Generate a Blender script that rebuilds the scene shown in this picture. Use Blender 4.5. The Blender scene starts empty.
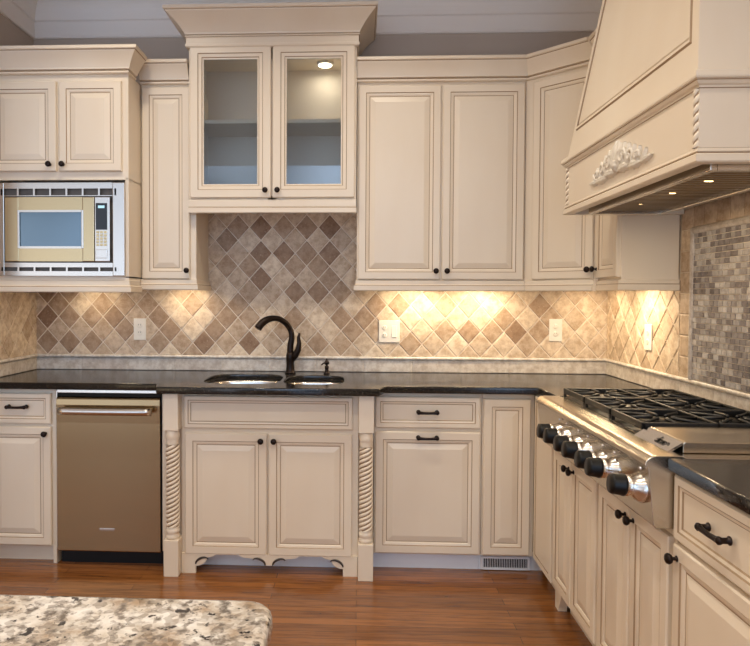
import bpy, bmesh, math, random
from mathutils import Vector, Matrix
R = random.Random(7)
PI = math.pi
scene = bpy.context.scene
COL = scene.collection

# ------------------------------------------------------------------ materials
def lin(c):
    def f(v):
        v /= 255.0
        return v/12.92 if v <= .04045 else ((v+.055)/1.055)**2.4
    return (f(c[0]), f(c[1]), f(c[2]), 1)

def mat(name, rgb, rough=.5, metal=0., spec=None, coat=0., emit=None, estr=0., aniso=0.):
    m = bpy.data.materials.new(name); m.use_nodes = True
    b = m.node_tree.nodes['Principled BSDF']
    b.inputs['Base Color'].default_value = lin(rgb)
    b.inputs['Roughness'].default_value = rough
    b.inputs['Metallic'].default_value = metal
    if spec is not None: b.inputs['Specular IOR Level'].default_value = spec
    b.inputs['Coat Weight'].default_value = coat
    if aniso: b.inputs['Anisotropic'].default_value = aniso
    if emit:
        b.inputs['Emission Color'].default_value = lin(emit); b.inputs['Emission Strength'].default_value = estr
    return m

class N:
    """small helper for node trees"""
    def __init__(s, m): s.t = m.node_tree; s.n = s.t.nodes; s.b = s.n['Principled BSDF']
    def add(s, typ, **kw):
        o = s.n.new(typ)
        for k, v in kw.items():
            if k in o.inputs: o.inputs[k].default_value = v
            else: setattr(o, k, v)
        return o
    def link(s, a, ao, b, bi): s.t.links.new(a.outputs[ao], b.inputs[bi])
    def ramp(s, stops):
        r = s.n.new('ShaderNodeValToRGB'); e = r.color_ramp.elements
        while len(e) < len(stops): e.new(.5)
        for i, (p, c) in enumerate(stops): e[i].position = p; e[i].color = lin(c)
        return r
    def coord(s, scale=(1, 1, 1), rot=(0, 0, 0)):
        c = s.n.new('ShaderNodeTexCoord'); mp = s.n.new('ShaderNodeMapping')
        mp.inputs['Scale'].default_value = scale; mp.inputs['Rotation'].default_value = rot
        s.link(c, 'Object', mp, 'Vector'); return mp
    def bump(s, src, out, strength=.2, dist=.01):
        b = s.add('ShaderNodeBump', Strength=strength, Distance=dist)
        s.link(src, out, b, 'Height'); s.link(b, 'Normal', s.b, 'Normal'); return b
    def mix(s, fac, a, b, mode='MIX'):
        m = s.n.new('ShaderNodeMix'); m.data_type = 'RGBA'; m.blend_type = mode
        for sock, v in ((0, fac), (6, a), (7, b)):
            if isinstance(v, tuple) and len(v) == 2 and hasattr(v[0], 'outputs'): s.t.links.new(v[0].outputs[v[1]], m.inputs[sock])
            else: m.inputs[sock].default_value = v
        return m

def paint(name, a, b, rough):
    m = mat(name, a, rough); q = N(m)
    n = q.add('ShaderNodeTexNoise', Scale=3., Detail=5.); q.link(q.coord((1, 1, .35)), 'Vector', n, 'Vector')
    r = q.ramp([(.3, b), (.7, a)]); q.link(n, 'Fac', r, 'Fac'); q.link(r, 'Color', q.b, 'Base Color')
    return m
CREAM = paint('cream glazed paint', (234, 221, 200), (228, 212, 189), .32)
CREAMW = mat('cream paint of the carving', (228, 220, 206), .5)
GLAZE = mat('brown glaze in grooves', (164, 138, 108), .45)
GLAZED = mat('dark brown glaze', (52, 42, 36), .5)
INNER = mat('cabinet interior', (222, 210, 192), .5)
WALLP = paint('taupe wall paint', (190, 175, 160), (184, 168, 154), .8)
CEILP = mat('ceiling paint', (225, 220, 215), .9)
TRIMP = mat('trim paint', (238, 230, 222), .5)
BRONZE = mat('oil rubbed bronze', (38, 28, 24), .35, .7)
BLACKP = mat('black plastic', (10, 10, 11), .38, spec=.3)
IRON = mat('cast iron', (22, 22, 23), .45)
CHROME = mat('polished chrome', (225, 225, 228), .12, 1.)
WHITEP = mat('white plastic', (238, 232, 220), .4)
WHITEM = mat('white metal and toe kick daylight tint', (232, 234, 238), .4)  # on toe kicks this cool white imitates bluish daylight
OVEN = mat('grey oven casing', (96, 90, 84), .5, .3)
DARKGAP = mat('dark recess', (16, 14, 13), .8)
LAMP = mat('lamp lens', (255, 240, 215), .4, emit=(255, 236, 200), estr=14.)
LAMPH = mat('halogen lens', (255, 230, 190), .4, emit=(255, 214, 150), estr=9.)
DISPLAY = mat('dark display glass', (18, 20, 26), .08)
DISPLIT = mat('lit display', (150, 190, 200), .3, emit=(170, 215, 230), estr=.8)
WINDOWG = mat('microwave window with painted reflection', (104, 124, 138), .06, .7)  # blue-grey tint stands in for daylight reflected in the window
KEYS = mat('keypad cover', (214, 196, 150), .3, .5)
UNDER = mat('brown underside', (112, 98, 86), .5)  # board coloured darker than the cream hood

def steel(name, rgb, rough, sc):
    m = mat(name, rgb, rough, 1., aniso=.5); q = N(m)
    n = q.add('ShaderNodeTexNoise', Scale=1., Detail=4.); q.link(q.coord(sc), 'Vector', n, 'Vector')
    r = q.n.new('ShaderNodeMapRange'); r.inputs[3].default_value = rough-.02; r.inputs[4].default_value = rough+.02
    q.link(n, 'Fac', r, 0); q.link(r, 0, q.b, 'Roughness')
    q.bump(n, 'Fac', .006, .001)
    return m
STEEL = steel('brushed stainless', (202, 180, 140), .25, (4, 4, 260))  # warm reflection of the room put into the base colour
STEELR = steel('brushed stainless of the rangetop', (200, 190, 174), .25, (260, 4, 260))
STEELD = steel('dishwasher stainless with warm reflection tint', (172, 147, 110), .24, (300, 300, 3))  # golden-brown reflections of floor and room mixed into the metal colour
STEELK = mat('dark baffle steel', (120, 104, 84), .3, 1.)  # darker, browner steel for the baffle filter
STEELT = steel('bright stainless', (215, 208, 198), .22, (3, 200, 200))

def granite_black():
    m = mat('black granite', (16, 15, 15), .16); q = N(m); c = q.coord()
    n = q.add('ShaderNodeTexNoise', Scale=160., Detail=3.); q.link(c, 'Vector', n, 'Vector')
    r = q.ramp([(.0, (18, 17, 17)), (.6, (30, 28, 27)), (.72, (92, 86, 80))]); q.link(n, 'Fac', r, 'Fac'); q.link(r, 'Color', q.b, 'Base Color')
    return m
GRANB = granite_black()
def granite_light():
    m = mat('speckled cream granite', (220, 208, 190), .12); q = N(m); c = q.coord()
    n1 = q.add('ShaderNodeTexNoise', Scale=14., Detail=6., Roughness=.65); n2 = q.add('ShaderNodeTexNoise', Scale=52., Detail=5., Roughness=.6)
    n3 = q.add('ShaderNodeTexNoise', Scale=48., Detail=4., Roughness=.6); v = q.add('ShaderNodeTexVoronoi', Scale=95.)
    n4 = q.add('ShaderNodeTexNoise', Scale=5., Detail=3.)
    for n in (n1, n2, v, n4): q.link(c, 'Vector', n, 'Vector')
    q.link(q.coord((1, 1, 1), (.4, .9, .3)), 'Vector', n3, 'Vector')
    a = q.ramp([(.35, (160, 138, 114)), (.5, (203, 193, 179)), (.66, (226, 221, 213))]); q.link(n1, 'Fac', a, 'Fac')
    b = q.ramp([(.50, (0, 0, 0)), (.62, (255, 255, 255))]); q.link(n2, 'Fac', b, 'Fac')
    x = q.mix((b, 'Color'), (a, 'Color'), lin((128, 118, 108)))
    d = q.ramp([(.60, (0, 0, 0)), (.645, (255, 255, 255))]); q.link(n3, 'Fac', d, 'Fac')
    y = q.mix((d, 'Color'), (x, 2), lin((46, 42, 44)))
    e = q.ramp([(.55, (0, 0, 0)), (.72, (255, 255, 255))]); q.link(n4, 'Fac', e, 'Fac')
    bw = q.add('ShaderNodeRGBToBW'); q.link(v, 'Color', bw, 'Color'); vr_ = q.ramp([(.2, (150, 142, 134)), (.6, (255, 255, 255))]); q.link(bw, 'Val', vr_, 'Fac')
    f = q.mix(.6, (y, 2), (vr_, 'Color'), 'MULTIPLY')
    g = q.mix((e, 'Color'), (f, 2), lin((206, 180, 148)), 'MULTIPLY')
    q.link(g, 2, q.b, 'Base Color')
    return m
GRANL = granite_light()

def tile_mat(name, light, dark, spot, rough=.6):
    m = mat(name, light, rough); q = N(m); c = q.coord()
    at = q.add('ShaderNodeAttribute', attribute_name='tone')
    n = q.add('ShaderNodeTexNoise', Scale=26., Detail=6., Roughness=.7); q.link(c, 'Vector', n, 'Vector')
    n2 = q.add('ShaderNodeTexNoise', Scale=70., Detail=3.); q.link(c, 'Vector', n2, 'Vector')
    r = q.ramp([(0., light), (.55, tuple((light[i]*.42+dark[i]*.58) for i in range(3))), (1., dark)]); q.link(at, 'Fac', r, 'Fac')
    w = q.ramp([(.40, (255, 255, 255)), (.62, spot)]); q.link(n, 'Fac', w, 'Fac')
    x = q.mix(.75, (r, 'Color'), (w, 'Color'), 'MULTIPLY')
    p = q.ramp([(.62, (0, 0, 0)), (.70, (255, 255, 255))]); q.link(n2, 'Fac', p, 'Fac')
    mm = q.n.new('ShaderNodeMath'); mm.operation = 'MULTIPLY'; mm.inputs[1].default_value = .35; q.link(p, 'Color', mm, 0)
    y = q.mix((mm, 0), (x, 2), lin((214, 196, 176)))
    q.link(y, 2, q.b, 'Base Color'); q.bump(n, 'Fac', .25, .004)
    return m
TILE = tile_mat('tumbled travertine', (237, 221, 198), (148, 118, 92), (198, 181, 162))
MOSAIC = tile_mat('tumbled mosaic stone', (216, 212, 208), (120, 112, 112), (200, 194, 190))
BORDER = tile_mat('stone border', (226, 220, 211), (204, 194, 184), (205, 195, 186), .45)
GROUT = mat('pale grout', (232, 220, 204), .85)

def wood_floor():
    m = mat('oak floor', (150, 88, 44), .22, coat=.35); q = N(m)
    m.node_tree.nodes['Principled BSDF'].inputs['Coat Roughness'].default_value = .12
    c = q.coord()
    br = q.add('ShaderNodeTexBrick', Scale=1.); br.offset = .37; br.offset_frequency = 2
    br.inputs['Brick Width'].default_value = 1.15; br.inputs['Row Height'].default_value = .06
    br.inputs['Mortar Size'].default_value = .0012; br.inputs['Mortar Smooth'].default_value = .3
    br.inputs['Color1'].default_value = (0, 0, 0, 1); br.inputs['Color2'].default_value = (1, 1, 1, 1); br.inputs['Mortar'].default_value = (0, 0, 0, 1)
    q.link(c, 'Vector', br, 'Vector')
    r = q.ramp([(0., (128, 80, 40)), (.5, (142, 90, 46)), (1., (156, 101, 54))]); q.link(br, 'Color', r, 'Fac')
    g = q.add('ShaderNodeTexNoise', Scale=1., Detail=7., Roughness=.65, Distortion=.6); q.link(q.coord((3, 44, 1)), 'Vector', g, 'Vector')
    gr = q.ramp([(.33, (150, 136, 124)), (.55, (255, 255, 255))]); q.link(g, 'Fac', gr, 'Fac')
    x = q.mix(.75, (r, 'Color'), (gr, 'Color'), 'MULTIPLY')
    y = q.mix((br, 'Fac'), (x, 2), lin((66, 38, 20))); q.link(y, 2, q.b, 'Base Color')
    q.bump(g, 'Fac', .06, .004)
    return m
FLOORM = wood_floor()

def glass_mat():
    m = bpy.data.materials.new('clear cabinet glass'); m.use_nodes = True; t = m.node_tree; t.nodes.clear()
    o = t.nodes.new('ShaderNodeOutputMaterial'); mx = t.nodes.new('ShaderNodeMixShader')
    tr = t.nodes.new('ShaderNodeBsdfTransparent'); tr.inputs[0].default_value = (.93, .95, .95, 1)
    gl = t.nodes.new('ShaderNodeBsdfGlossy'); gl.inputs['Roughness'].default_value = .02
    fr = t.nodes.new('ShaderNodeFresnel'); fr.inputs[0].default_value = 1.75
    t.links.new(fr.outputs[0], mx.inputs[0]); t.links.new(tr.outputs[0], mx.inputs[1]); t.links.new(gl.outputs[0], mx.inputs[2])
    t.links.new(mx.outputs[0], o.inputs[0]); return m
GLASS = glass_mat()

# ------------------------------------------------------------------ mesh helpers
class MB:
    def __init__(s): s.v = []; s.f = []; s.m = []; s.tone = []; s.sm = []
    def add(s, vs, fs, mi=0, tone=0., smooth=False):
        b = len(s.v); s.v += [tuple(p) for p in vs]
        for k, f in enumerate(fs):
            s.f.append([b+i for i in f]); s.m.append(mi[k] if isinstance(mi, list) else mi); s.tone.append(tone); s.sm.append(smooth)
        return s
    def box(s, x0, x1, y0, y1, z0, z1, mi=0, tone=0.):
        vs = [(x, y, z) for z in (z0, z1) for y in (y0, y1) for x in (x0, x1)]
        return s.add(vs, [(0, 2, 3, 1), (4, 5, 7, 6), (0, 1, 5, 4), (2, 6, 7, 3), (0, 4, 6, 2), (1, 3, 7, 5)], mi, tone)
    def cbox(s, x0, x1, y0, y1, z0, z1, b, mi=0):
        """chamfered box"""
        t = bmesh.new(); bmesh.ops.create_cube(t, size=1)
        for v in t.verts:
            v.co = Vector(((x0+x1)/2+v.co.x*(x1-x0), (y0+y1)/2+v.co.y*(y1-y0), (z0+z1)/2+v.co.z*(z1-z0)))
        bmesh.ops.bevel(t, geom=t.edges[:], offset=b, segments=2, profile=.5, affect='EDGES')
        t.verts.index_update()
        s.add([v.co[:] for v in t.verts], [[v.index for v in f.verts] for f in t.faces], mi); t.free(); return s
    def tube(s, pts, rads, n=12, mi=0, caps=True, squash=1.):
        pts = [Vector(p) for p in pts]
        if not isinstance(rads, (list, tuple)): rads = [rads]*len(pts)
        vs = []; ref = None
        for i, p in enumerate(pts):
            d = (pts[min(i+1, len(pts)-1)]-pts[max(i-1, 0)]).normalized()
            if ref is None: ref = Vector((0, 0, 1)) if abs(d.z) < .9 else Vector((1, 0, 0))
            a = ref - d*ref.dot(d)
            a.normalize(); b = d.cross(a); ref = a
            for k in range(n):
                t = 2*PI*k/n; vs.append(p+a*math.cos(t)*rads[i]+b*math.sin(t)*rads[i]*squash)
        fs = [(i*n+k, i*n+(k+1) % n, (i+1)*n+(k+1) % n, (i+1)*n+k) for i in range(len(pts)-1) for k in range(n)]
        if caps: fs += [tuple(range(n-1, -1, -1)), tuple((len(pts)-1)*n+k for k in range(n))]
        return s.add(vs, fs, mi, 0., True)
    def lathe(s, prof, o=(0, 0, 0), ax=(0, 0, 1), n=20, mi=0):
        """prof: (radius, height along ax)"""
        ax = Vector(ax).normalized(); a = (Vector((0, 0, 1)) if abs(ax.z) < .9 else Vector((1, 0, 0))).cross(ax).normalized(); b = ax.cross(a)
        o = Vector(o); vs = []; m = []
        for r, h in prof:
            for k in range(n):
                t = 2*PI*k/n; vs.append(o+ax*h+(a*math.cos(t)+b*math.sin(t))*max(r, 1e-5))
        fs = []
        for i in range(len(prof)-1):
            for k in range(n):
                fs.append((i*n+k, i*n+(k+1) % n, (i+1)*n+(k+1) % n, (i+1)*n+k)); m.append(mi[i] if isinstance(mi, list) else mi)
        fs += [tuple(range(n-1, -1, -1)), tuple((len(prof)-1)*n+k for k in range(n))]; m += [m[0], m[-1]]
        return s.add(vs, fs, m, 0., True)
    def sweep(s, path, prof, mi=0, caps=True):
        """prof: closed loop of (out, z); out points to the right of the path direction"""
        P = [Vector((p[0], p[1])) for p in path]; n = len(prof); vs = []
        for i, p in enumerate(P):
            d0 = (P[i]-P[i-1]).normalized() if i else None
            d1 = (P[i+1]-P[i]).normalized() if i < len(P)-1 else None
            if d0 is None: d0 = d1
            if d1 is None: d1 = d0
            n0 = Vector((d0.y, -d0.x)); n1 = Vector((d1.y, -d1.x)); mdir = (n0+n1)/(1+n0.dot(n1))
            for o, z in prof: vs.append((p.x+mdir.x*o, p.y+mdir.y*o, z))
        fs = []; m = []
        for i in range(len(P)-1):
            for k in range(n):
                fs.append((i*n+k, (i+1)*n+k, (i+1)*n+(k+1) % n, i*n+(k+1) % n)); m.append(mi[k] if isinstance(mi, list) else mi)
        if caps:
            fs += [tuple(range(n)), tuple((len(P)-1)*n+k for k in range(n-1, -1, -1))]; c = mi[0] if isinstance(mi, list) else mi; m += [c, c]
        return s.add(vs, fs, m)

def obj(name, mb, mats, parent=None, loc=(0, 0, 0), bevel=0., fix=True):
    me = bpy.data.meshes.new(name); me.from_pydata(mb.v, [], mb.f)
    for x in (mats if isinstance(mats, (list, tuple)) else [mats]): me.materials.append(x)
    for i, p in enumerate(me.polygons): p.material_index = mb.m[i]; p.use_smooth = mb.sm[i]
    if any(mb.tone):
        a = me.attributes.new('tone', 'FLOAT', 'FACE')
        for i, t in enumerate(mb.tone): a.data[i].value = t
    if fix or bevel:
        b = bmesh.new(); b.from_mesh(me)
        if fix: bmesh.ops.recalc_face_normals(b, faces=b.faces[:])
        if bevel:
            es = [e for e in b.edges if len(e.link_faces) == 2 and e.calc_face_angle(0) > .6]
            bmesh.ops.bevel(b, geom=es, offset=bevel, segments=2, profile=.5, affect='EDGES', clamp_overlap=True)
        b.to_mesh(me); b.free()
    me.update()
    o = bpy.data.objects.new(name, me); COL.objects.link(o); o.location = loc
    if parent: o.parent = parent
    return o
def thing(name, label, cat, loc=(0, 0, 0), rz=0., group=None):
    o = bpy.data.objects.new(name, None); COL.objects.link(o); o.empty_display_size = .1
    o.location = loc; o.rotation_euler = (0, 0, rz); o['label'] = label; o['category'] = cat
    if group: o['group'] = group
    return o
def struct(name, mb, m, **k):
    o = obj(name, mb, m, **k); o['kind'] = 'structure'; return o
def child(name, src, parent, loc):
    o = bpy.data.objects.new(name, src.data); COL.objects.link(o); o.parent = parent; o.location = loc; return o

# ------------------------------------------------------------------ cabinet parts (local frame: front faces -y)
def rings(w, h, rs, mis, fill=0):
    """nested rectangles: rs = (inset, y) ; mis = material of strip between i and i+1"""
    mb = MB(); vs = []
    for ins, y in rs: vs += [(ins, y, ins), (w-ins, y, ins), (w-ins, y, h-ins), (ins, y, h-ins)]
    fs = []; m = []
    for i in range(len(rs)-1):
        for k in range(4):
            fs.append((i*4+k, i*4+(k+1) % 4, (i+1)*4+(k+1) % 4, (i+1)*4+k)); m.append(mis[i])
    if fill is not None:
        j = (len(rs)-1)*4; fs.append((j, j+1, j+2, j+3)); m.append(fill); fs.append((3, 2, 1, 0)); m.append(0)
    else:
        j = (len(rs)-1)*4
        for k in range(4): fs.append((j+k, j+(k+1) % 4, (k+1) % 4, k)); m.append(0)
    return mb.add(vs, fs, m)
T = .022
def raised(w, h, s=.046, bev=.026):
    return rings(w, h, [(0, 0), (0, -T+.005), (.005, -T), (s-.004, -T), (s, -T+.004), (s+.010, -T+.006), (s+.016, -T+.010), (s+.020, -T+.010), (s+.020+bev, -T+.003), (s+.024+bev, -T+.002)],
                 [0, 0, 0, 1, 0, 0, 1, 0, 0])
def flatpanel(w, h, s=.03):
    return rings(w, h, [(0, 0), (0, -T+.005), (.005, -T), (s-.004, -T), (s, -T+.004), (s+.009, -T+.006), (s+.013, -T+.010), (s+.016, -T+.010)], [0, 0, 0, 1, 0, 1, 0])
def glassframe(w, h, s=.08):
    return rings(w, h, [(0, 0), (0, -T+.005), (.005, -T), (s-.034, -T), (s-.030, -T+.004), (s-.012, -T+.006), (s-.008, -T+.010), (s, -T+.012), (s, 0)], [0, 0, 0, 1, 0, 1, 0, 0], None)

KNOB0 = None
def knob(parent, x, z):
    global KNOB0
    loc = (x, -T, z)
    if KNOB0 is None:
        mb = MB().lathe([(.009, 0), (.009, .002), (.0055, .004), (.0055, .012), (.012, .016), (.0155, .021), (.0165, .026), (.014, .031), (.008, .034), (0, .035)], ax=(0, -1, 0), n=20)
        KNOB0 = obj('knob', mb, BRONZE, parent, loc); return KNOB0
    return child('knob', KNOB0, parent, loc)
PULL0 = {}
def pull(parent, x, z, L=.11, name='pull'):
    if L not in PULL0:
        mb = MB(); h = L/2
        pts = []; rad = []
        for k in range(13):
            t = -1+2*k/12; pts.append((t*h*.92, -.026-.003*(1-t*t), -.002*(1-t*t))); rad.append(.0072+.0030*abs(t)**3)
        mb.tube(pts, rad, 10)
        for sx in (-1, 1): mb.lathe([(.012, 0), (.012, .003), (.008, .006), (.008, .02), (.011, .026), (.011, .031), (.005, .036)], (sx*h*.9, 0, 0), (0, -1, 0), 14)
        PULL0[L] = obj(name, mb, BRONZE, parent, (x, -T, z)); return PULL0[L]
    return child(name, PULL0[L], parent, (x, -T, z))
def door(parent, x0, x1, z0, z1, yb, style=raised, name='door', k=None, p=None, **kw):
    """k: knob (x, z) in cabinet coordinates, p: pull"""
    o = obj(name, style(x1-x0, z1-z0, **kw), [CREAM, GLAZE], parent, (x0, yb, z0))
    if k: knob(o, k[0]-x0, k[1]-z0)
    if p: pull(o, p[0]-x0, p[1]-z0)
    return o
def crown_prof(z0, z1, out, lip=.012):
    """closed profile with a small bead, a cove and a top fascia"""
    h = z1-z0; p = [(-.012, z0), (.006, z0), (.010, z0+.004), (.010, z0+.012), (.005, z0+.015), (.005, z0+.020), (.016, z0+.022), (.018, z0+.030)]
    m = [0, 0, 0, 1, 1, 0, 0]
    a0 = (.018, z0+.030); a1 = (out-lip, z1-.028)
    for k in range(1, 9):
        t = k/8; bow = .30*math.sin(PI*t)*.5*(a1[0]-a0[0])
        p.append((a0[0]+(a1[0]-a0[0])*t-bow*.45, a0[1]+(a1[1]-a0[1])*t+bow*.2)); m.append(0)
    m.append(0)
    p += [(out-lip+.001, z1-.024), (out-lip+.005, z1-.021), (out, z1-.018), (out, z1-.003), (out-.004, z1), (-.012, z1)]
    m += [1, 0, 0, 0, 0, 0, 0]
    return p, (m+[0]*len(p))[:len(p)]
def rail_prof(z0, z1, o=.016):
    p = [(-.012, z0), (o-.004, z0), (o, z0+.004), (o, z0+.030), (o-.004, z0+.034), (.006, z0+.040), (.006, z1-.004), (0, z1), (-.012, z1)]
    return p, [0, 0, 0, 1, 0, 0, 0, 0, 0]
def crown(parent, path, z0, z1, out):
    p, m = crown_prof(z0, z1, out); return obj('crown_molding', MB().sweep(path, p, m), [CREAM, GLAZE], parent)
def rail(parent, path, z0, z1, o=.016):
    p, m = rail_prof(z0, z1, o); return obj('light_rail', MB().sweep(path, p, m), [CREAM, GLAZE], parent)

# ------------------------------------------------------------------ the room
XL, XR = -2.094, 1.5645
CZ = 3.44; YF = -6.2
struct('floor', MB().box(-6.5, XR+.1, YF, .1, -.08, 0), FLOORM)
struct('ceiling', MB().box(-6.5, XR+.1, YF, .1, CZ, CZ+.08), CEILP)
struct('wall_back', MB().box(XL-.1, XR+.1, 0, .1, 0, CZ), WALLP)
struct('wall_left', MB().box(XL-.1, XL, -.92, 0, 0, CZ), WALLP)
struct('wall_right', MB().box(XR, XR+.1, YF, 0, 0, CZ), WALLP)
cp = [(0, 3.15), (.012, 3.15), (.016, 3.158), (.012, 3.17), (.012, 3.255), (.022, 3.262), (.022, 3.28)]
cp += [(.022+.10*(1-math.cos(t*PI/16)), 3.28+.12*math.sin(t*PI/16)) for t in range(1, 9)] + [(.135, 3.41), (.135, CZ-.001), (0, CZ-.001)]
struct('trim_1', MB().sweep([(XL, -.92), (XL, 0), (XR, 0), (XR, YF+.02)], cp), TRIMP)

# ------------------------------------------------------------------ tile work
A_, B_ = .0733, .082            # half pitch of the diamond lattice
OX, OZ = -.693, 1.203
def clip(poly, u0, u1, v0, v1):
    for ax, val, sg in ((0, u0, 1), (0, u1, -1), (1, v0, 1), (1, v1, -1)):
        out = []
        for i in range(len(poly)):
            p, q = poly[i-1], poly[i]; a = (p[ax]-val)*sg; b = (q[ax]-val)*sg
            if (a < 0) != (b < 0):
                t = a/(a-b); out.append((p[0]+(q[0]-p[0])*t, p[1]+(q[1]-p[1])*t))
            if b >= 0: out.append(q)
        poly = out
        if len(poly) < 3: return []
    return poly
def area(p): return abs(sum(p[i-1][0]*p[i][1]-p[i][0]*p[i-1][1] for i in range(len(p))))/2
def slab(mb, poly, fmap, t0, t1, mi, tone):
    """one tile with softened edge: poly in (u, v), fmap(u, v, t) -> xyz"""
    c = (sum(p[0] for p in poly)/len(poly), sum(p[1] for p in poly)/len(poly)); n = len(poly)
    sh = lambda k: [(c[0]+(p[0]-c[0])*k, c[1]+(p[1]-c[1])*k) for p in poly]
    vs = [fmap(u, v, t0) for u, v in poly]+[fmap(u, v, t1-.002) for u, v in poly]+[fmap(u, v, t1) for u, v in sh(.93)]
    fs = [(i, (i+1) % n, n+(i+1) % n, n+i) for i in range(n)]+[(n+i, n+(i+1) % n, 2*n+(i+1) % n, 2*n+i) for i in range(n)]+[tuple(range(2*n, 3*n))]
    mb.add(vs, fs, mi, tone)
TONES = {}
def tn(src):
    for i, j, t in src: TONES[(i, j)] = t
TONE_LIST = [(-19, 1, 0.5), (-18, 0, 0.7), (-18, 2, 1.0), (-18, 4, 0.8), (-17, 1, 0.4), (-17, 3, 0.55), (-16, 0, 0.8), (-16, 2, 0.65), (-16, 4, 0.6), (-15, 1, 0.35), (-15, 3, 0.0), (-14, 0, 0.7), (-14, 2, 0.55), (-13, 1, 0.4), (-13, 3, 0.5), (-12, 2, 0.8), (-11, 1, 0.65), (-11, 3, 0.45), (-10, 0, 0.3), (-10, 2, 0.3), (-9, 3, 0.5), (-8, 0, 0.55), (-8, 2, 0.65), (-7, 1, 0.7), (-7, 3, 0), (-6, 0, 0.45), (-6, 2, 0), (-5, -1, 0.5), (-5, 1, 0.02), (-5, 3, 0.45), (-4, 0, 0.9), (-4, 2, 0.05), (-3, 1, 0.7), (-3, 3, 0.45), (-2, 0, 0.4), (-2, 2, 0.65), (-2, 6, 0.5), (-2, 8, 0.7), (-1, 1, 0.4), (-1, 3, 0.6), (-1, 5, 0.35), (-1, 7, 0.3), (-1, 9, 0.6), (0, 0, 0.9), (0, 2, 0.55), (0, 4, 0.5), (0, 6, 0.55), (0, 8, 0.1), (1, 1, 0.15), (1, 3, 0.2), (1, 5, 0.9), (1, 7, 0.85), (1, 9, 0.9), (2, 0, 0.4), (2, 2, 0.15), (2, 4, 0.35), (2, 6, 0.1), (2, 8, 0.15), (3, 1, 0.5), (3, 3, 0.15), (3, 5, 0.2), (3, 7, 0.85), (3, 9, 0.55), (4, 2, 0.6), (4, 4, 0.75), (4, 6, 0.5), (4, 8, 0.3), (5, 1, 0.3), (5, 3, 0.15), (5, 5, 0.2), (5, 7, 0.6), (5, 9, 0.7), (6, 0, 0.55), (6, 4, 0.75), (6, 6, 0.6), (6, 8, 0.15), (7, 1, 0.2), (7, 3, 0.4), (7, 5, 0.65), (7, 7, 0.85), (7, 9, 0.95), (8, 0, 0.5), (8, 2, 0.6), (8, 4, 0.6), (8, 6, 0.2), (8, 8, 0.35), (9, 1, 0.55), (10, 2, 0.6), (11, 1, 0.4), (11, 3, 0.55), (12, 2, 0.1), (13, 3, 0.55), (14, 0, 0.5), (15, 1, 0.1), (15, 3, 0.0), (17, 1, 0.5), (17, 3, 0.35), (18, 2, 0.05), (19, 1, 0.65), (20, 2, 0.1), (21, 1, 0.45), (22, 2, 0.5), (23, 1, 0.85), (24, 0, 0.4), (24, 2, 0.1), (25, 1, 0.5), (25, 3, 0.65), (26, 2, 0.5), (27, 1, 0.1)]
tn(TONE_LIST)
def diamonds(mb, u0, u1, v0, v1, ou, ov, fmap, tones, seed):
    r = random.Random(seed); g = .0035
    i0 = int((u0-ou)/A_)-2; i1 = int((u1-ou)/A_)+2; j0 = int((v0-ov)/B_)-2; j1 = int((v1-ov)/B_)+2
    for i in range(i0, i1+1):
        for j in range(j0, j1+1):
            if (i+j) % 2: continue
            cu, cv = ou+i*A_, ov+j*B_; k = 1-.058
            poly = clip([(cu-A_*k, cv), (cu, cv-B_*k), (cu+A_*k, cv), (cu, cv+B_*k)], u0, u1, v0, v1)
            t = r.choice((.04, .08, .12, .16, .22, .3)) if tones is not None else r.choice((.05, .1, .15, .2, .3, .12, .42))  # pale tones without a list: lamp wash put into the tile colour
            if tones and (i, j) in tones: t = max(.03, tones[(i, j)]+r.uniform(-.03, .03))
            if len(poly) >= 3 and area(poly) > 2e-4: slab(mb, poly, fmap, .004, .0115, 1, t)
ZT = 1.123; ZC = 1.023
fb = lambda u, v, t: (u, -t, v)            # back wall
fr = lambda u, v, t: (XR-t, -u, v)         # right wall, u = distance from the corner
fl = lambda u, v, t: (XL+t, -u, v)
def border(mb, u0, u1, fmap, seed, mi=0):
    r = random.Random(seed); u = u0
    while u < u1-.01:
        w = min(.305, u1-u); slab(mb, [(u+.0004, ZC+.002), (u+w-.0004, ZC+.002), (u+w-.0004, ZT-.022), (u+.0004, ZT-.022)], fmap, .0006, .014, mi, r.uniform(.1, .7)); u += w
def pencil(path):
    return MB().sweep(path, [(0, ZT-.020), (.016, ZT-.020), (.021, ZT-.015), (.022, ZT-.010), (.021, ZT-.005), (.016, ZT), (0, ZT)])
def backsplash(label, fmap, u0, u1, v1, ou, ov, tones, seed, path, extra=None):
    t = thing('tile_backsplash', label, 'backsplash')
    mb = MB(); a, b = fmap(u0, ZT+.0006, .0005), fmap(u1, v1, .007)
    mb.box(min(a[0], b[0]), max(a[0], b[0]), min(a[1], b[1]), max(a[1], b[1]), ZT+.0006, v1, 0, .01)
    diamonds(mb, u0, u1, ZT+.0006, v1, ou, ov, fmap, tones, seed)
    if extra: extra(mb)
    obj('diamond_tiles', mb, [GROUT, TILE], t)
    mb = MB(); border(mb, u0, u1, fmap, seed+5); o = obj('border_course', mb, BORDER, t)
    o = obj('pencil_molding', pencil(path), BORDER, t)
    return t
backsplash('backsplash of diamond-set tumbled beige and brown stone tiles behind the sink faucet', fb, XL+.001, XR-.001, 2.03, OX, OZ, TONES, 3, [(XL+.001, -.001), (XR-.001, -.001)])
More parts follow.
